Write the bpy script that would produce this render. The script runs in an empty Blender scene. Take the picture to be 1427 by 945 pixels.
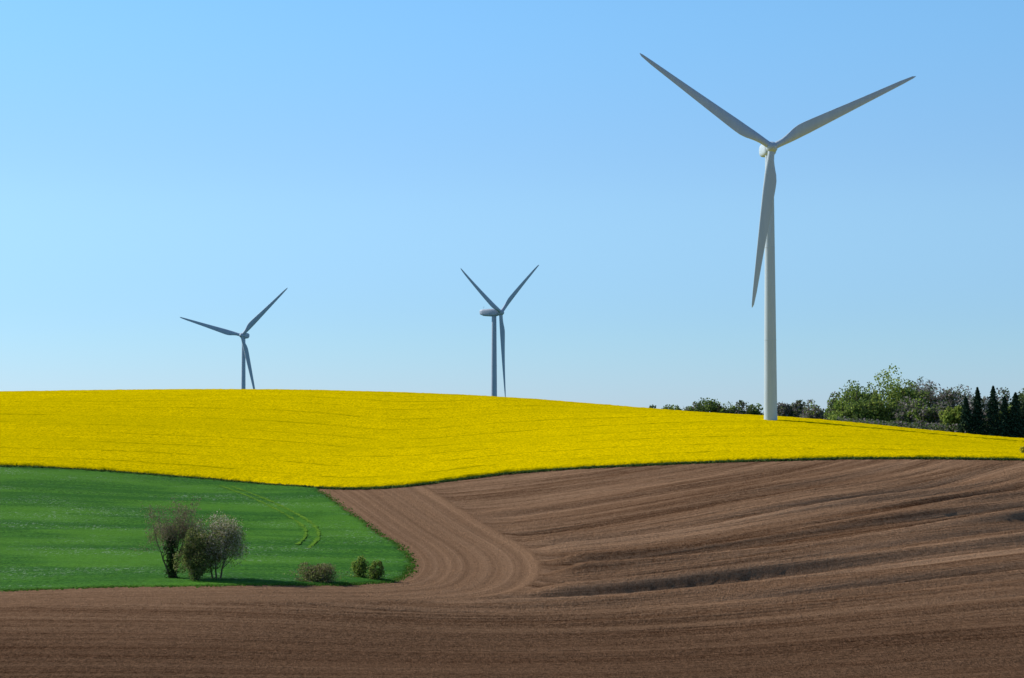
import bpy, math, random
import numpy as np
from mathutils import Vector, Matrix
random.seed(7); rng=np.random.default_rng(11)
scene=bpy.context.scene
scene.view_settings.view_transform='Standard'
try: scene.view_settings.look='None'
except Exception: pass
scene.view_settings.exposure=0
# ------------------------------------------------ camera (eye is world origin, 2 m over its hill)
F=3218.0; CX,CY=713.5,472.5; HOR=620.0
p=math.atan((HOR-CY)/F)
cam=bpy.data.cameras.new("camera"); camo=bpy.data.objects.new("camera",cam); scene.collection.objects.link(camo)
cam.sensor_width=36; cam.lens=F/1427*36; cam.clip_end=30000; cam.clip_start=0.5
camo.rotation_euler=(math.pi/2+p,0,0); scene.camera=camo
def rdir(X,R):
    a=(X-CX)/F; b=(CY-R)/F
    return np.array([a, math.cos(p)-b*math.sin(p), math.sin(p)+b*math.cos(p)])
def at(X,R,y):
    d=rdir(X,R); return d*(y/d[1])
# ------------------------------------------------ terrain height field (thin plate spline survey)
cols={0:[(250,945),(290,875),(330,822),(410,735),(500,652),(600,592),(720,550),(790,552)],
350:[(250,945),(290,870),(330,817),(410,745),(495,674),(600,603),(720,547),(790,549.5)],
713:[(250,945),(290,882),(330,835),(410,748),(485,661),(580,609),(680,559),(750,562)],
1072:[(250,945),(290,875),(330,812),(410,715),(480,643),(540,611),(595,585),(660,586.5)],
1427:[(250,935),(290,855),(330,790),(410,702),(480,642),(520,630),(565,617),(630,619)]}
C=[]
for X,l in cols.items():
    for y,r in l:
        q=at(X,r,y); C.append((q[0],y,q[2]))
        if X==0: C.append((q[0]-0.16*y-20,y,q[2]-1))
        if X==1427: C.append((q[0]+0.16*y+20,y,q[2]-2))
for x in (-130,0,130):
    for y,z in ((0,-2),(60,-10.5),(120,-18),(180,-22.6)): C.append((x,y,z))
for x,y,z in ((-250,950,11),(-120,950,11),(0,950,6),(100,900,-1),(230,900,-4),(-200,1150,2),(0,1100,-6),(-160,1400,-2),(150,1200,-8),
              (80,780,2.5),(120,780,1),(170,780,0),(120,700,2),(150,700,1)): C.append((x,y,z))
C=np.array(C,float); S=100.0
def U(r2): return np.where(r2>1e-12, 0.5*r2*np.log(np.maximum(r2,1e-12)),0)
n=len(C); XY=C[:,:2]/S
K=U(((XY[:,None]-XY[None])**2).sum(-1))+np.eye(n)*1e-4
P=np.c_[np.ones(n),XY]; A=np.zeros((n+3,n+3)); A[:n,:n]=K; A[:n,n:]=P; A[n:,:n]=P.T
W=np.linalg.solve(A,np.r_[C[:,2],0,0,0])
def ss(a,b,x):
    t=np.clip((x-a)/(b-a),0,1); return t*t*(3-2*t)
def H(x,y):
    x=np.asarray(x,float); y=np.asarray(y,float); sh=x.shape
    x=x.ravel(); y=y.ravel(); out=np.zeros(len(x))
    cx=np.clip(x,-330,330); cy=np.clip(y,-10,1450)
    for i in range(0,len(x),40000):
        a=cx[i:i+40000]/S; b=cy[i:i+40000]/S
        r2=(a[:,None]-XY[None,:,0])**2+(b[:,None]-XY[None,:,1])**2
        out[i:i+40000]=U(r2)@W[:n]+W[n]+W[n+1]*a+W[n+2]*b
    far=np.maximum.reduce([ss(260,900,np.abs(x)),ss(1350,2000,y),ss(20,300,-y)])
    out=out*(1-far)+(-8+1.5*np.sin(x/700+1)+1.5*np.sin(y/900))*far
    return out.reshape(sh)
YS=np.arange(200,1000,0.25)
def hit(X,R):
    d=rdir(X,R); xs=d[0]/d[1]*YS; zs=d[2]/d[1]*YS
    k=np.argmax(H(xs,YS)>=zs); return np.array([xs[k],YS[k]])
def hits(l): return np.array([hit(*q) for q in l])
def cr(pts,m=8):
    pts=np.asarray(pts); Q=np.vstack([2*pts[0]-pts[1],pts,2*pts[-1]-pts[-2]]); o=[]
    for i in range(1,len(Q)-2):
        for t in np.linspace(0,1,m,endpoint=False):
            a,b,c,d=Q[i-1:i+3]
            o.append(.5*((2*b)+(-a+c)*t+(2*a-5*b+4*c-d)*t*t+(-a+3*b-3*c+d)*t**3))
    o.append(pts[-1]); return np.array(o)
rape_edge=cr(hits([(0,651),(100,655),(200,662),(300,670),(400,678),(445,681),(500,682),(560,679),(620,672),(700,662),(800,654),(900,649),(1000,645),(1100,642),(1200,640),(1427,642)]))
rape_edge=rape_edge[np.argsort(rape_edge[:,0])]
green_e=cr(hits([(445,684),(480,709),(520,738),(555,761),(572,780),(570,797),(548,810),(500,814),(450,816),(300,817),(150,819),(0,824)]),8)
def yb(x): return np.interp(x,rape_edge[:,0],rape_edge[:,1])
gx=np.linspace(green_e[0,0],-400,60)
gpoly=np.vstack([green_e,[[-400,green_e[-1,1]-3]],np.c_[gx,yb(gx)+6][::-1]])
def segdist(x,y,poly,closed=True):
    d=np.full(x.shape,1e9); m=len(poly)
    for i in range(m if closed else m-1):
        a=poly[i]; b=poly[(i+1)%m]; v=b-a; L=(v**2).sum()
        if L<1e-9: continue
        t=np.clip(((x-a[0])*v[0]+(y-a[1])*v[1])/L,0,1)
        d=np.minimum(d,np.hypot(x-a[0]-t*v[0],y-a[1]-t*v[1]))
    return d
def inside(x,y,poly):
    c=np.zeros(x.shape,bool); m=len(poly)
    for i in range(m):
        a=poly[i]; b=poly[(i+1)%m]
        if a[1]==b[1]: continue
        k=((a[1]>y)!=(b[1]>y))&(x<(b[0]-a[0])*(y-a[1])/(b[1]-a[1])+a[0]); c^=k
    return c
def axis(lo,hi,step,ext):
    a=list(np.arange(lo,hi+step*.5,step)); s=step; v=a[-1]
    while v<ext[1]: s*=1.25; v+=s; a.append(v)
    s=step; v=a[0]; pre=[]
    while v>ext[0]: s*=1.25; v-=s; pre.append(v)
    return np.array(pre[::-1]+a)
ax=axis(-185,185,1.0,(-7000,7000))
ay=axis(235,500,0.7,(-1500,500.1)); ay=np.r_[ay[:-1],axis(500.8,800,1.0,(500,9000))]
ay=np.unique(np.round(ay,3))
GX,GY=np.meshgrid(ax,ay)
B=H(GX,GY)
gd=segdist(GX,GY,gpoly)*np.where(inside(GX,GY,gpoly),1,-1)   # + inside green field
sdy=GY-yb(GX)
def wob(a,b,s): return (np.sin(a/s+1.3)*np.cos(b/(s*1.3)+.4)+.6*np.sin(a/(s*.43)+b/(s*.7)))/1.6
# plough lines follow the hollow: arcs round a centre up the slope
phi=np.sqrt(1.15*(GX+15)**2+(GY-545)**2)+3.0*wob(GX,GY,34)
along=np.arctan2(GX+15,545-GY)*150
roll=.74*np.sin(phi*2*math.pi/17+.8*wob(GX,GY,55))+.46*np.sin(phi*2*math.pi/9.6+2+1.2*wob(GX,GY,37))+.26*np.sin(phi*2*math.pi/5.1+1.5*wob(GX,GY,27))
rm=ss(20,28,-gd)*(.25+.75*ss(20,75,-sdy))*ss(2,14,-sdy)*(.12+.88*ss(278,348,GY))*ss(-60,40,GX+30)*(0.74+.48*wob(GX,GY,38))
BR=B+roll*1.3*rm
nz=rng.normal(0,1,GX.shape)
hl=ss(0.5,3,-gd)*(1-ss(19,21,-gd))*ss(1,4,-sdy)
BR+=hl*0.06*np.sin(gd*2*math.pi/4.2+wob(GX,GY,20))
BR+=0.22*np.exp(-((-gd-20.5)/0.9)**2)*ss(1,4,-sdy)
BR+=nz*.03
def grid_mesh(name,Z,keep,attrs,mat):
    ny,nx=Z.shape
    idx=np.arange(nx*ny).reshape(ny,nx)
    fk=keep[:-1,:-1]|keep[1:,:-1]|keep[:-1,1:]|keep[1:,1:]
    q=np.stack([idx[:-1,:-1],idx[:-1,1:],idx[1:,1:],idx[1:,:-1]],-1)[fk]
    used=np.unique(q); mp=np.full(nx*ny,-1); mp[used]=np.arange(len(used)); q=mp[q]
    co=np.stack([GX,GY,Z],-1).reshape(-1,3)[used]
    me=bpy.data.meshes.new(name)
    me.vertices.add(len(co)); me.vertices.foreach_set("co",co.ravel())
    me.loops.add(q.size); me.loops.foreach_set("vertex_index",q.ravel().astype(np.int32))
    me.polygons.add(len(q)); me.polygons.foreach_set("loop_start",np.arange(0,q.size,4,dtype=np.int32))
    me.polygons.foreach_set("loop_total",np.full(len(q),4,dtype=np.int32))
    me.update(calc_edges=True)
    me.polygons.foreach_set("use_smooth",np.ones(len(q),bool))
    for k,v in attrs.items():
        a=me.attributes.new(k,'FLOAT','POINT'); a.data.foreach_set("value",v.ravel()[used].astype(np.float32))
    me.materials.append(mat); me.validate()
    o=bpy.data.objects.new(name,me); scene.collection.objects.link(o); return o
# ------------------------------------------------ material helpers
class M:
    def __init__(s,name,rough=.9,spec=.15):
        s.m=bpy.data.materials.new(name); s.m.use_nodes=True; s.t=s.m.node_tree; s.n=s.t.nodes
        s.b=s.n["Principled BSDF"]; s.b.inputs["Roughness"].default_value=rough
        s.b.inputs["Specular IOR Level"].default_value=spec
    def new(s,t,**k):
        x=s.n.new(t)
        for a,b in k.items(): setattr(x,a,b)
        return x
    def put(s,v,sock):
        if isinstance(v,(int,float)): sock.default_value=v
        elif isinstance(v,tuple): sock.default_value=v if len(v)==len(sock.default_value) else (*v,1)
        else: s.t.links.new(v,sock)
    def math(s,op,a,b=0,c=None):
        x=s.new('ShaderNodeMath',operation=op); s.put(a,x.inputs[0]); s.put(b,x.inputs[1])
        if c is not None: s.put(c,x.inputs[2])
        return x.outputs[0]
    def attr(s,name): return s.new('ShaderNodeAttribute',attribute_name=name).outputs['Fac']
    def geo(s,o='Position'): return s.new('ShaderNodeNewGeometry').outputs[o]
    def vec(s,x,y,z):
        c=s.new('ShaderNodeCombineXYZ'); s.put(x,c.inputs[0]); s.put(y,c.inputs[1]); s.put(z,c.inputs[2]); return c.outputs[0]
    def scl(s,v,x):
        c=s.new('ShaderNodeVectorMath',operation='MULTIPLY'); s.put(v,c.inputs[0]); c.inputs[1].default_value=x; return c.outputs[0]
    def noise(s,v,scale=1,det=4,rough=.6):
        x=s.new('ShaderNodeTexNoise'); s.put(v,x.inputs['Vector']); x.inputs['Scale'].default_value=scale
        x.inputs['Detail'].default_value=det; x.inputs['Roughness'].default_value=rough; return x.outputs['Fac']
    def mr(s,v,a,b,c=0,d=1,smooth=True):
        x=s.new('ShaderNodeMapRange'); x.interpolation_type='SMOOTHSTEP' if smooth else 'LINEAR'
        for i,w in enumerate((v,a,b,c,d)): s.put(w,x.inputs[i])
        return x.outputs[0]
    def mix(s,f,a,b,mode='MIX'):
        x=s.new('ShaderNodeMix',data_type='RGBA',blend_type=mode); s.put(f,x.inputs[0]); s.put(a,x.inputs[6]); s.put(b,x.inputs[7]); return x.outputs[2]
    def col(s,c): s.put(c,s.b.inputs['Base Color'])
    def bump(s,h,st=.5,dist=.1):
        x=s.new('ShaderNodeBump'); x.inputs['Strength'].default_value=st; x.inputs['Distance'].default_value=dist
        s.put(h,x.inputs['Height']); s.t.links.new(x.outputs[0],s.b.inputs['Normal'])
# ploughed soil
m=M("ploughed_soil",1,.0); pos=m.geo()
ph=m.attr('phi'); al=m.attr('along'); g=m.attr('gd'); sy=m.attr('sdy')
f0=m.noise(m.vec(m.math('MULTIPLY',ph,.12),m.math('MULTIPLY',al,.006),0),1,2,.5)
f1=m.noise(m.vec(m.math('MULTIPLY',ph,.36),m.math('MULTIPLY',al,.010),0),1,3,.65)
f2=m.noise(m.vec(m.math('MULTIPLY',ph,1.3),m.math('MULTIPLY',al,.03),3),1,3,.7)
h1=m.noise(m.vec(m.math('MULTIPLY',g,.6),0,m.math('MULTIPLY',al,.006)),1,4,.7)
isH=m.math('MULTIPLY',m.mr(g,-21,-20,0,1),m.mr(g,-1,0,1,0))
grain=m.noise(pos,1.3,5,.78); fine=m.noise(m.scl(pos,(1,.35,1)),3.6,3,.8); big=m.noise(m.scl(pos,(1,1,0)),.018,3,.5)
f=m.math('ADD',m.math('MULTIPLY',f0,.32),m.math('ADD',m.math('MULTIPLY',f1,.35),m.math('MULTIPLY',f2,.33)))
f=m.mix(isH,f,m.math('ADD',m.math('MULTIPLY',h1,.6),.2))
gr_=m.math('ADD',m.math('MULTIPLY',grain,.5),m.math('MULTIPLY',fine,.5))
tone=m.math('ADD',m.math('MULTIPLY',f,.9),m.math('MULTIPLY',gr_,.6))
tone=m.mr(tone,.63,.87,0,1,False)
c=m.mix(tone,(.085,.041,.021,1),(.37,.225,.135,1))
c=m.mix(m.math('MULTIPLY',isH,.35),c,(.30,.178,.105,1))
sep=m.new('ShaderNodeSeparateXYZ'); m.put(pos,sep.inputs[0])
near_dark=m.mr(m.math('ADD',sep.outputs[1],m.math('MULTIPLY',big,50)),290,362,.68,0)  # soil gets darker towards the near end of the field
c=m.mix(near_dark,c,m.mix(m.mr(gr_,.4,.62,0,1),(.022,.011,.006,1),(.12,.062,.036,1)))
c=m.mix(m.mr(big,.4,.65,0,.2),c,(.20,.11,.063,1))
gr=m.mix(grain,(.02,.07,.012,1),(.06,.13,.03,1))
c=m.mix(m.mr(sy,1,4,0,1),c,gr); m.col(c)
m.bump(m.math('ADD',m.math('MULTIPLY',grain,.8),m.math('ADD',m.math('MULTIPLY',fine,.6),m.math('MULTIPLY',f2,1.3))),1,.45)
soil=m.m
grid_mesh("ploughed_field_ground",BR,np.ones_like(GX,bool),dict(phi=phi,along=along,gd=gd,sdy=sdy),soil)
# green wheat field
m=M("green_wheat",.9,.03); pos=m.geo(); g=m.attr('gd'); sy=m.attr('sdy')
grain=m.noise(pos,1.7,5,.78); st=m.noise(m.scl(pos,(.012,.16,0)),1,4,.7); bg=m.noise(m.scl(pos,(.02,.05,0)),1,3,.5)
c=m.mix(m.mr(grain,.33,.68),(.018,.076,.008,1),(.090,.26,.026,1))
c=m.mix(m.mr(st,.42,.60,0,.6),c,(.022,.105,.014,1))
c=m.mix(m.mr(bg,.46,.62,0,.6),c,(.095,.25,.022,1))
wh=m.math('MULTIPLY',m.mr(m.noise(m.scl(pos,(1,.5,1)),1.7,3,.8),.54,.64),m.mr(m.noise(m.scl(pos,(.03,.07,0)),1,3),.47,.62,0,.45))
c=m.mix(wh,c,(.34,.42,.32,1))
c=m.mix(m.mr(g,0,1.5,.4,0),c,(.07,.13,.02,1))
m.col(c); m.bump(grain,.8,.3); wheat=m.m
gw=gd+0.35*wob(GX,GY,2.3)+nz*.25
Zg=B-0.4+0.6*ss(-.5,.7,gw)+nz*.04
grid_mesh("green_wheat_field",Zg,(gd>-1.6)&(GX>-390)&(sdy<6),dict(gd=gd,sdy=sdy),wheat)
# rapeseed
ycr=np.interp(GX,[-180,-80,0,67,130,200],[830,830,760,665,630,620])
m=M("rapeseed_in_flower",1,.0); pos=m.geo(); sy=m.attr('sdy'); up=m.attr('top')
grain=m.noise(m.scl(pos,(1,.4,1)),1.8,5,.85); g2=m.noise(m.scl(pos,(.09,.10,.2)),1,5,.7); bg=m.noise(m.scl(pos,(.010,.022,0)),1,3,.5)
c=m.mix(m.mr(grain,.30,.62),(.33,.255,.0,1),(.83,.61,.0,1))
c=m.mix(m.mr(g2,.35,.55,.24,0),c,(.40,.32,.0,1))
c=m.mix(m.mr(bg,.42,.68,0,.28),c,(.50,.40,.0,1))
warp=m.math('ADD',sy,m.math('MULTIPLY',bg,9))
ln=m.math('ABSOLUTE',m.math('SUBTRACT',m.math('MODULO',m.math('ADD',warp,200),21),10.5))
line=m.math('MULTIPLY',m.mr(ln,.5,1.3,1,0),m.mr(m.noise(m.scl(pos,(.03,.1,0)),1,3),.38,.58,0,.6))
c=m.mix(line,c,(.25,.215,.0,1))
st=m.noise(m.vec(m.math('MULTIPLY',sy,.5),m.math('MULTIPLY',bg,1.5),0),1,3,.7)
c=m.mix(m.mr(st,.5,.66,0,.32),c,(.40,.32,.0,1))
m.col(m.mix(m.mr(m.math('ADD',up,m.math('MULTIPLY',grain,.5)),.75,1.15,1,0),c,(.02,.05,.008,1)))
m.bump(grain,.5,.3); rapem=m.m
sw=sdy+.5*wob(GX,GY,3.1)+.25*nz
top=ss(-.3,1.3,sw)*ss(0,3,ycr-GY)
Zr=B-.5+1.25*top+nz*.05*top+.06*wob(GX,GY,5)*top
grid_mesh("rapeseed_field",Zr,(sdy>-2)&(GY<ycr+3)&(np.abs(GX)<420),dict(sdy=sdy,top=top),rapem)
# ------------------------------------------------ generic mesh building
def mk(name,V,Fc,mats,mi=None,smooth=False,parent=None):
    me=bpy.data.meshes.new(name)
    V=np.asarray(V,float); 
    me.from_pydata(V.tolist(),[],[tuple(int(i) for i in f) for f in Fc])
    for x in mats: me.materials.append(x)
    if mi is not None: me.polygons.foreach_set("material_index",np.asarray(mi,np.int32))
    if smooth: me.polygons.foreach_set("use_smooth",np.ones(len(me.polygons),bool))
    me.update(); o=bpy.data.objects.new(name,me); scene.collection.objects.link(o)
    if parent: o.parent=parent
    return o
def leafmat(name,a,b,tr=.45,k=1.5):
    a=tuple(v*k for v in a); b=tuple(v*k for v in b)
    m=M(name,.8,.1); r=m.geo('Random Per Island'); c=m.mix(r,(*a,1),(*b,1)); m.col(c)
    t=m.new('ShaderNodeBsdfTranslucent'); m.put(c,t.inputs[0]); mx=m.new('ShaderNodeMixShader'); mx.inputs[0].default_value=tr
    m.t.links.new(m.b.outputs[0],mx.inputs[1]); m.t.links.new(t.outputs[0],mx.inputs[2])
    m.t.links.new(mx.outputs[0],m.n['Material Output'].inputs[0]); return m.m
def barkmat(name,a):
    m=M(name,.95,.05); m.col(m.mix(m.noise(m.geo(),6,4),tuple(x*.55 for x in a)+(1,),tuple(a)+(1,))); return m.m
class Build:
    def __init__(s): s.V=[];s.F=[];s.I=[];s.n=0
    def quads(s,pts,size,mi,flat=0.0,elong=1.0):
        N=len(pts)
        if N==0: return
        a=rng.normal(size=(N,3)); a[:,2]*=(1-flat); a/=np.linalg.norm(a,axis=1,keepdims=True)
        b=rng.normal(size=(N,3)); b-=a*(a*b).sum(1,keepdims=True); b/=np.linalg.norm(b,axis=1,keepdims=True)
        sz=(size*rng.uniform(.6,1.4,N))[:,None]*.5
        q=np.stack([pts-a*sz*elong-b*sz*.4,pts+b*sz*-.9+a*sz*.2,pts+a*sz*elong+b*sz*.2,pts+b*sz*.9-a*sz*.1],1).reshape(-1,3)
        s.V.append(q); s.F+= (np.arange(N*4).reshape(N,4)+s.n).tolist(); s.n+=N*4
        s.I+= list(mi) if hasattr(mi,'__len__') else [mi]*N
    def tube(s,P,R,mi,k=5):
        P=np.array(P); m=len(P)
        for i in range(m):
            d=P[min(i+1,m-1)]-P[max(i-1,0)]; d=d/(np.linalg.norm(d)+1e-9)
            u=np.cross(d,[.3,.9,.1]); u/=np.linalg.norm(u)+1e-9; v=np.cross(d,u)
            t=np.arange(k)*2*math.pi/k
            s.V.append(P[i]+R[i]*(np.cos(t)[:,None]*u+np.sin(t)[:,None]*v))
        for i in range(m-1):
            for j in range(k):
                s.F.append([s.n+i*k+j,s.n+i*k+(j+1)%k,s.n+(i+1)*k+(j+1)%k,s.n+(i+1)*k+j]); s.I.append(mi)
        s.n+=m*k
    def obj(s,name,mats): return mk(name,np.vstack(s.V),s.F,mats,s.I)
def grow(B_,p0,d,L,r,depth,maxd,tips,mi=0,spread=.6,up=.15,nch=3):
    pts=[np.array(p0,float)]; rs=[r]; d=np.array(d,float); k=4
    for i in range(k):
        d=d+rng.normal(0,.12,3)+np.array([0,0,up*.3]); d/=np.linalg.norm(d)
        pts.append(pts[-1]+d*L/k); rs.append(r*(1-.55*(i+1)/k))
    B_.tube(pts,rs,mi,6 if depth<2 else 3)
    if depth>=maxd-1: tips+= [pts[2],pts[3],pts[4]]
    if depth<maxd:
        for j in range(nch+(1 if depth==0 else 0)):
            q=pts[min(4,2+j%3)] if depth>0 else pts[2+j%3]
            dd=d+rng.normal(0,spread,3)+np.array([0,0,up]); dd/=np.linalg.norm(dd)
            grow(B_,q,dd,L*rng.uniform(.6,.85),rs[-1]*.8+.005,depth+1,maxd,tips,mi,spread,up,nch)
bark=barkmat("bark",(.17,.13,.095)); twig=leafmat("fine_twigs",(.11,.085,.05),(.22,.175,.115),.25,1.5)
ivy=leafmat("ivy_leaves",(.012,.03,.008),(.035,.065,.016),.25)
blos=leafmat("blossom",(.33,.29,.20),(.52,.48,.37),.45,1.25); fresh=leafmat("fresh_leaves",(.09,.11,.03),(.20,.23,.07),.5,1.7)
olive=leafmat("olive_leaves",(.065,.085,.022),(.16,.185,.06),.5,1.6); green=leafmat("shrub_leaves",(.055,.10,.015),(.17,.23,.035),.5,1.8)
def zat(q): return float(H(np.array([q[0]]),np.array([q[1]]))[0])
def blobpts(c,r,N,k=14,sh=.45):
    cs=rng.normal(size=(k,3)); cs/=np.linalg.norm(cs,axis=1,keepdims=True); cs*=rng.uniform(.3,.85,(k,1))
    rad=rng.uniform(.22,.42,k); i=rng.integers(0,k,N); d=rng.normal(size=(N,3)); d/=np.linalg.norm(d,axis=1,keepdims=True)
    q=cs[i]+d*(rad[i]*rng.uniform(sh,1,N)**.5)[:,None]
    return np.array(c)+q*np.array(r)
# bare tree with ivy
q=hit(240,807); z=zat(q); b=Build(); tips=[]
for k in range(4):
    grow(b,(q[0]+.2*k-.3,q[1],z-.2),(.13*(k-1.5),.0,1),4.4,.2,0,4,tips,0,.42,.24,3)
T=np.array(tips); s_=12.0/(T[:,2].max()-z); w_=3.7/np.percentile(np.abs(T[:,0]-q[0]),96)
for a in b.V: a[:,2]=z+(a[:,2]-z)*s_; a[:,0]=q[0]+(a[:,0]-q[0])*w_
T[:,2]=z+(T[:,2]-z)*s_; T[:,0]=q[0]+(T[:,0]-q[0])*w_
T2=T[rng.integers(0,len(T),6500)]+rng.normal(0,.4,(6500,3)); T2=T2[T2[:,2]>z+3]; b.quads(T2,.11,rng.choice([1,3],len(T2),p=[.8,.2]),elong=2.8)
N=1600; hh=rng.uniform(0,6.2,N); b.quads(np.c_[q[0]+rng.normal(0,.42,N)-.05*hh,q[1]+rng.normal(0,.38,N),z+hh],.26,2)
b.obj("bare_tree",[bark,twig,ivy,olive])
# central shrub
q2=hit(273,810); z=zat(q2); b=Build(); tips=[]
for k in range(5): grow(b,(q2[0]+rng.normal(0,.5),q2[1]+rng.normal(0,.5),z-.1),(rng.normal(0,.25),rng.normal(0,.2),1),2.3,.09,0,3,tips,0,.5,.25,3)
pts=blobpts((q2[0]+.1,q2[1],z+3.6),(3.4,2.8,4.4),12000,38,.25); pts=pts[pts[:,2]>z+.05]
b.quads(pts,.20,rng.choice([1,2,3,4],len(pts),p=[.58,.14,.12,.16])); b.obj("hawthorn_shrub",[bark,olive,ivy,twig,fresh])
# blossom tree
q3=hit(302,808); z=zat(q3); b=Build(); tips=[]
for k in range(3): grow(b,(q3[0]+.5*k-.6,q3[1]+.1,z-.2),(.22*(k-.9),.05,1),3.4,.17,0,4,tips,0,.5,.2,3)
T=np.array(tips); s_=9.8/(T[:,2].max()-z)
for a in b.V: a[:,2]=z+(a[:,2]-z)*s_
T[:,2]=z+(T[:,2]-z)*s_; T=T[np.abs(T[:,0]-q3[0]-.3)<4.4]
N=7500; T2=T[rng.integers(0,len(T),N)]+rng.normal(0,.45,(N,3)); b.quads(T2,.16,rng.choice([1,2,3,4],N,p=[.42,.28,.12,.18]))
pts=blobpts((q3[0]+.3,q3[1],z+5.3),(4.5,3.9,4.4),11000,50,.2); b.quads(pts,.17,rng.choice([1,2,3,4],len(pts),p=[.42,.28,.12,.18]))
b.obj("blossoming_tree",[bark,blos,fresh,twig,olive])
def shrub(name,X,R,w,h,N,mats,pr,sz=.2):
    q=hit(X,R); z=zat(q); b=Build(); tips=[]
    for k in range(6): grow(b,(q[0]+rng.normal(0,w*.15),q[1]+rng.normal(0,w*.12),z-.1),(rng.normal(0,.35),rng.normal(0,.3),1),h*.42,.05,0,2,tips,0,.5,.2,3)
    pts=blobpts((q[0],q[1],z+h*.42),(w*.55,w*.45,h*.58),N,22,.2); pts=pts[pts[:,2]>z+.03]
    ex=np.c_[q[0]+rng.normal(0,w*.25,N//3),q[1]+rng.normal(0,w*.2,N//3),z+rng.uniform(.05,h*.5,N//3)]; pts=np.vstack([pts,ex])
    b.quads(pts,sz,rng.choice(range(1,len(mats)+1),len(pts),p=pr)); b.obj(name,[bark]+mats)
shrub("field_shrub",443,812,6.4,3.4,5200,[olive,twig,fresh],[.4,.4,.2],.18)
shrub("green_bush",503,806,2.7,3.4,2800,[green,fresh,ivy],[.6,.33,.07],.18)
shrub("green_bush",525,809,2.5,3.1,2600,[green,fresh,ivy],[.6,.33,.07],.18)
shrub("yellow_bush",1430,636,2.6,3.0,1200,[leafmat("yellow_leaves",(.25,.24,.02),(.5,.45,.04)),green],[.8,.2],.25)
# ------------------------------------------------ margin grasses
grass=leafmat("margin_grass",(.015,.045,.008),(.07,.11,.025),.3)
b=Build()
xs=rng.uniform(-190,190,13000); ys=yb(xs)+rng.normal(-.3,.4,len(xs)); zz=H(xs,ys)
b.quads(np.c_[xs,ys,zz+rng.uniform(.05,.35,len(xs))],.32,0,elong=1.6)
i=rng.integers(0,len(green_e)-1,2600); t=rng.random(2600)[:,None]; g_=green_e[i]*(1-t)+green_e[i+1]*t+rng.normal(0,.5,(2600,2))
b.quads(np.c_[g_,H(g_[:,0],g_[:,1])+rng.uniform(.0,.12,2600)],.26,1,elong=1.5)
b.obj("field_margin_grass",[grass,leafmat("verge_grass",(.03,.09,.008),(.08,.15,.02),.3)])
# tractor tracks in the wheat
trk=M("trodden_wheat",.9,.0); trk.col(trk.mix(trk.mr(trk.noise(trk.geo(),1.6,4),.35,.65),(.05,.15,.018,1),(.16,.29,.035,1)))
V=[];Fc=[];I0=0
for l in ([(306,678),(345,693),(380,709),(410,726),(424,738),(425,750),(414,761)],[(322,679),(362,694),(400,711),(430,728),(442,740),(443,752),(430,766)]):
    c_=cr(hits(l),12); d=np.gradient(c_,axis=0); d/=np.linalg.norm(d,axis=1,keepdims=True); nn=np.c_[-d[:,1],d[:,0]]
    w=.30*(1+.5*rng.normal(size=(len(c_),1)).clip(-1.4,1.4)); L_=c_+nn*w; R_=c_-nn*w
    for a in (L_,R_): V+=np.c_[a,H(a[:,0],a[:,1])+.29].tolist()
    k=len(c_)
    for j in range(k-1): Fc.append((I0+j,I0+j+1,I0+k+j+1,I0+k+j))
    I0+=2*k
mk("tractor_track",V,Fc,[trk.m])
# ------------------------------------------------ woodland
wm=[leafmat("woodland_dark_green",(.045,.07,.025),(.11,.15,.05),.45,1.4),leafmat("woodland_fresh_green",(.09,.14,.025),(.19,.25,.055),.5,1.5),
    leafmat("woodland_bare_twigs",(.12,.105,.10),(.22,.195,.18),.35,1.5),leafmat("woodland_yellow_green",(.15,.19,.035),(.25,.29,.06),.5,1.5),
    leafmat("woodland_blossom",(.3,.28,.24),(.5,.47,.42),.4,1.4),bark]
b=Build()
def wtree(X,topR,y,w,kinds,N=3800,sz=.66):
    P_=at(X,topR,y); x=P_[0]; z=zat((x,y)); h=P_[2]-z; wm_=w*y/F*.62
    b.tube([(x,y,z-.5),(x+.2,y,z+h*.35),(x,y,z+h*.7)],[.3,.22,.08],5)
    for k in range(6):
        a=rng.uniform(0,6.28); b.tube([(x,y,z+h*.3),(x+math.cos(a)*wm_*.4,y+math.sin(a)*wm_*.4,z+h*.6),(x+math.cos(a)*wm_*.6,y+math.sin(a)*wm_*.6,z+h*.85)],[.14,.08,.03],5,4)
    pts=blobpts((x,y,z+h*.52),(wm_,wm_*.9,h*.53),N,28,.25)
    pts=pts[pts[:,2]>z]
    b.quads(pts,sz if kinds[0]!=2 else .42,rng.choice(kinds,len(pts)),elong=1.0 if kinds[0]!=2 else 2.6)
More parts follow.
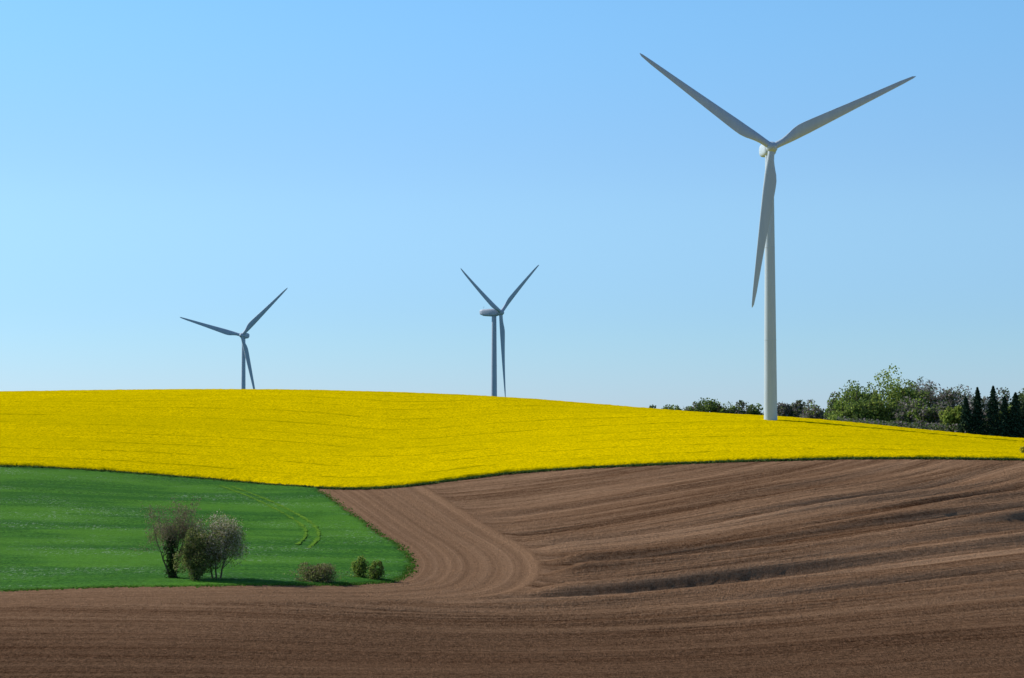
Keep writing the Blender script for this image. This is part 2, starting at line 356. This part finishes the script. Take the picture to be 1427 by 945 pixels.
for X,t,y,w,k in [(925,565,860,38,[0,2]),(945,560,860,42,[0,0,1]),(968,557,855,44,[0,1,2]),(990,553,850,46,[0,0,1]),(1012,556,850,44,[0,1]),(1035,559,850,44,[0,0,2]),(1052,562,850,38,[0,1]),
    (1094,560,800,36,[2,2,0]),(1106,559,800,34,[2,0]),(1133,562,790,40,[2,2,1]),(1085,566,820,34,[0]),(1118,566,810,34,[0,2]),(1146,570,800,30,[0]),(905,569,870,30,[0]),
    (1172,547,770,44,[0,2,1]),(1190,534,760,60,[0,1,1]),(1212,530,765,60,[0,0,1]),(1238,519,770,70,[1,1,3]),(1262,530,770,58,[1,0]),(1285,529,780,58,[2,0,2]),(1308,536,775,54,[2,0,2]),
    (1333,537,770,56,[2,0]),(1355,543,780,54,[2,0]),(1398,543,780,54,[0,2]),(1422,540,780,56,[0]),(1450,538,780,58,[0,2]),(1485,540,780,62,[0,1]),(1525,542,780,62,[2,0]),
    (1180,560,735,50,[1,1,3]),(1205,552,730,56,[1,0]),(1232,549,730,60,[1,3,0]),(1260,557,725,54,[0,2]),(1285,560,720,54,[1,2,0]),(1310,564,715,52,[2,0]),(1335,562,710,44,[3,1]),
    (1357,562,710,42,[4,2,2]),(1380,569,705,48,[0,2]),(1405,566,700,52,[0,1]),(1432,563,700,54,[0]),(1470,561,700,58,[0,1])]:
    wtree(X,t,y,w,k)
wx=rng.uniform(1165,1560,9000); wyy=rng.uniform(695,720,9000); px=(wx-CX)/F*wyy
b.quads(np.c_[px,wyy,H(px,wyy)+rng.uniform(0,5,9000)],.6,rng.choice([0,0,2],9000))
wx=rng.uniform(905,1150,5000); wyy=rng.uniform(830,860,5000); px=(wx-CX)/F*wyy
b.quads(np.c_[px,wyy,np.maximum(H(px,wyy),(HOR-583)/F*wyy-1)+rng.uniform(-1,2.2,5000)],.7,rng.choice([0,0,2],5000))
b.obj("woodland",wm)
needle=leafmat("spruce_needles",(.014,.032,.018),(.035,.065,.035),.12,1.3)
for X,t,y,w in [(1362,540,698,48),(1384,538,696,52),(1415,547,694,50),(1346,553,698,40),(1400,552,694,40),(1430,550,696,46)]:
    P_=at(X,t,y); x=P_[0]; z=zat((x,y)); h=P_[2]-z; b=Build(); b.tube([(x,y,z-.3),(x,y,z+h)],[.25,.03],0)
    N=5000; u=rng.random(N)**1.2; tier=(u*9+rng.normal(0,.07,N))%1; a=rng.uniform(0,6.28,N); rr=(1-u)**.75*w*y/F*.5*(1-.55*tier)*(.7+.3*np.sin(a*5+u*40))*rng.uniform(.15,1,N)**.5+.08
    b.quads(np.c_[x+np.cos(a)*rr,y+np.sin(a)*rr,z+h*.04+u*h*.96-rr*.25],.45,1); b.obj("spruce_tree",[bark,needle])
# ------------------------------------------------ wind turbines
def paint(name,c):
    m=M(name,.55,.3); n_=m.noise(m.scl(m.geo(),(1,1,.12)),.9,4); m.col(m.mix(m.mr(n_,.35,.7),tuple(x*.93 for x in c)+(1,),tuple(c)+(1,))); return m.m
def turbine(X,hubR,dist,yaw,angs,L,hubh,pc,rb,rt,over=3.4):
    P_=at(X,hubR,dist); pm=paint("turbine_tinted_paint",pc)  # tint pc also carries painted air haze on the two distant turbines
    e=bpy.data.objects.new("wind_turbine",None); scene.collection.objects.link(e)
    e.location=(P_[0],dist,P_[2]-hubh); e.rotation_euler=(0,0,math.radians(yaw))
    V=[];Fc=[];k=48; secs=[(-4+(hubh+2.4)*i/16,rb+(rt-rb)*i/16) for i in range(17)]
    for zz_,r_ in secs:
        for j in range(k): V.append((r_*math.cos(j*2*math.pi/k),r_*math.sin(j*2*math.pi/k),zz_))
    for i in range(len(secs)-1):
        for j in range(k): Fc.append((i*k+j,i*k+(j+1)%k,(i+1)*k+(j+1)%k,(i+1)*k+j))
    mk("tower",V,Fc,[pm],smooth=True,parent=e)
    V=[];Fc=[]
    for fi,s_ in enumerate((1/3,2/3)):
        hz=-4+(hubh+2.4)*s_; r_=rb+(rt-rb)*s_; o_=len(V)
        for zz_,rr in ((hz-.08,r_-.02),(hz-.08,r_+.05),(hz+.08,r_+.05),(hz+.08,r_-.02)):
            for j in range(k): V.append((rr*math.cos(j*2*math.pi/k),rr*math.sin(j*2*math.pi/k),zz_))
        for i in range(3):
            for j in range(k): Fc.append((o_+i*k+j,o_+i*k+(j+1)%k,o_+(i+1)*k+(j+1)%k,o_+(i+1)*k+j))
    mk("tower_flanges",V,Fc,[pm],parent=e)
    V=[];Fc=[];k=28; secs=[(-over+1.1,.95,1.0,0),(-over+1.3,1.35,1.4,0),(-1,1.6,1.75,.1),(2,1.7,1.85,.15),(5.5,1.6,1.65,.25),(7.2,1.35,1.2,.45),(7.6,.9,.75,.55)]
    for yy,a,c_,dz in secs:
        for j in range(k):
            th=j*2*math.pi/k; ct,st=math.cos(th),math.sin(th)
            V.append((a*math.copysign(abs(ct)**.55,ct),yy,dz+c_*math.copysign(abs(st)**.55,st)+hubh))
    for i in range(len(secs)-1):
        for j in range(k): Fc.append((i*k+j,(i+1)*k+j,(i+1)*k+(j+1)%k,i*k+(j+1)%k))
    Fc.append(tuple(range(k))); Fc.append(tuple((len(secs)-1)*k+j for j in reversed(range(k))))
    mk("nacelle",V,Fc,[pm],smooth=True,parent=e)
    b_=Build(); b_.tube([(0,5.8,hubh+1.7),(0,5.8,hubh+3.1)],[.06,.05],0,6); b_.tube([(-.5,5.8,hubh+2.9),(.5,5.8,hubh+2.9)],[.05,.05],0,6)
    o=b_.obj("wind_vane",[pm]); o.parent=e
    V=[];Fc=[];k=28; pr=[(-over+1.05,1.3),(-over,1.5),(-over-.9,1.35),(-over-1.6,.95),(-over-2.0,.45),(-over-2.1,.02)]
    for yy,r_ in pr:
        for j in range(k): V.append((r_*math.cos(j*2*math.pi/k),yy,hubh+r_*math.sin(j*2*math.pi/k)))
    for i in range(len(pr)-1):
        for j in range(k): Fc.append((i*k+j,i*k+(j+1)%k,(i+1)*k+(j+1)%k,(i+1)*k+j))
    Fc.append(tuple(range(k)))
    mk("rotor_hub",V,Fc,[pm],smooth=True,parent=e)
    for bi,ang in enumerate(angs):
        V=[];Fc=[];k=18; st_=[0,.03,.06,.09,.12,.15,.19,.23,.28,.35,.45,.55,.65,.75,.83,.9,.95,.98,1]
        for s_ in st_:
            r_=.9+s_*(L-.9)
            ch=np.interp(s_,[0,.05,.10,.15,.20,.25,.35,.6,.9,.98,1],[1.7,1.75,2.3,2.95,3.25,3.15,2.8,1.95,1.05,.6,.12])
            th=np.interp(s_,[0,.05,.19,.4,1],[1.7,1.6,.85,.5,.1]); rd=np.interp(s_,[0,.05,.17],[1,1,0])
            tw=math.radians(np.interp(s_,[0,.2,1],[16,13,0])); le=.30+.2*rd
            for j in range(k):
                t_=j*2*math.pi/k
                cx_=math.cos(t_)*.5*ch; cy_=math.sin(t_)*.5*th
                xx=cx_+(.5-le)*ch*-1; cy_*= (1-(1-rd)*(.65*max(0,-math.cos(t_))))
                V.append((xx*math.cos(tw)-cy_*math.sin(tw), xx*math.sin(tw)+cy_*math.cos(tw)-1.2*s_**2,r_))
        for i in range(len(st_)-1):
            for j in range(k): Fc.append((i*k+j,i*k+(j+1)%k,(i+1)*k+(j+1)%k,(i+1)*k+j))
        Fc.append(tuple((len(st_)-1)*k+j for j in range(k)))
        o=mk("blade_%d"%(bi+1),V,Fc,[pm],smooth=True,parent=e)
        o.location=(0,-over-.4,hubh); o.rotation_euler=(0,math.radians(90-ang),0)
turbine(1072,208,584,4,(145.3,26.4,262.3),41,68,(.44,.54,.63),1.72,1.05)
turbine(688.5,436,1090,58,(37,153,-87),41,68,(.42,.49,.60),1.7,1.1)  # distant: bluish air haze is painted into its colour
turbine(339.5,468,1403,-12,(163.5,44,-76),41,68,(.44,.52,.64),1.6,1.1)  # farthest: blue-grey haze of the distance is part of its paint colour
# ------------------------------------------------ light
EL=33; AZ=-62
w=bpy.data.worlds.new("World"); scene.world=w; w.use_nodes=True; nt=w.node_tree
bg=nt.nodes['Background']; sk=nt.nodes.new('ShaderNodeTexSky'); sk.sky_type='NISHITA'; sk.sun_disc=False
sk.sun_elevation=math.radians(EL); sk.sun_rotation=math.radians(AZ); sk.altitude=200; sk.air_density=1.0; sk.dust_density=.2; sk.ozone_density=1.5
tc=nt.nodes.new('ShaderNodeTexCoord'); sx=nt.nodes.new('ShaderNodeSeparateXYZ'); nt.links.new(tc.outputs['Generated'],sx.inputs[0])
rp=nt.nodes.new('ShaderNodeValToRGB'); rp.color_ramp.interpolation='EASE'; el=rp.color_ramp.elements
def g2(c): return (c[0]/1.8,c[1]/1.8,c[2]/1.8,1)
el[0].position=0; el[0].color=g2((.66,.88,1.52)); el[1].position=1; el[1].color=g2((.9,.95,1))
for pz,cc in ((.05,(.64,.94,1.40)),(.11,(.80,1.09,1.42)),(.20,(.84,1.28,1.58)),(.45,(.9,.98,1.0))):
    e_=el.new(pz); e_.color=g2(cc)
nt.links.new(sx.outputs[2],rp.inputs[0])
vs=nt.nodes.new('ShaderNodeVectorMath'); vs.operation='SCALE'; vs.inputs['Scale'].default_value=1.8; nt.links.new(rp.outputs[0],vs.inputs[0])
mm=nt.nodes.new('ShaderNodeVectorMath'); mm.operation='MULTIPLY'
nt.links.new(sk.outputs[0],mm.inputs[0]); nt.links.new(vs.outputs[0],mm.inputs[1])
nt.links.new(mm.outputs[0],bg.inputs[0]); bg.inputs[1].default_value=.1
sun=bpy.data.lights.new("sun",'SUN'); sun.energy=5.0; sun.angle=math.radians(.5); sun.color=(1,.95,.87)
so=bpy.data.objects.new("sun",sun); scene.collection.objects.link(so)
sd=Vector((math.sin(math.radians(AZ))*math.cos(math.radians(EL)),math.cos(math.radians(AZ))*math.cos(math.radians(EL)),math.sin(math.radians(EL))))
so.rotation_euler=sd.to_track_quat('Z','Y').to_euler()
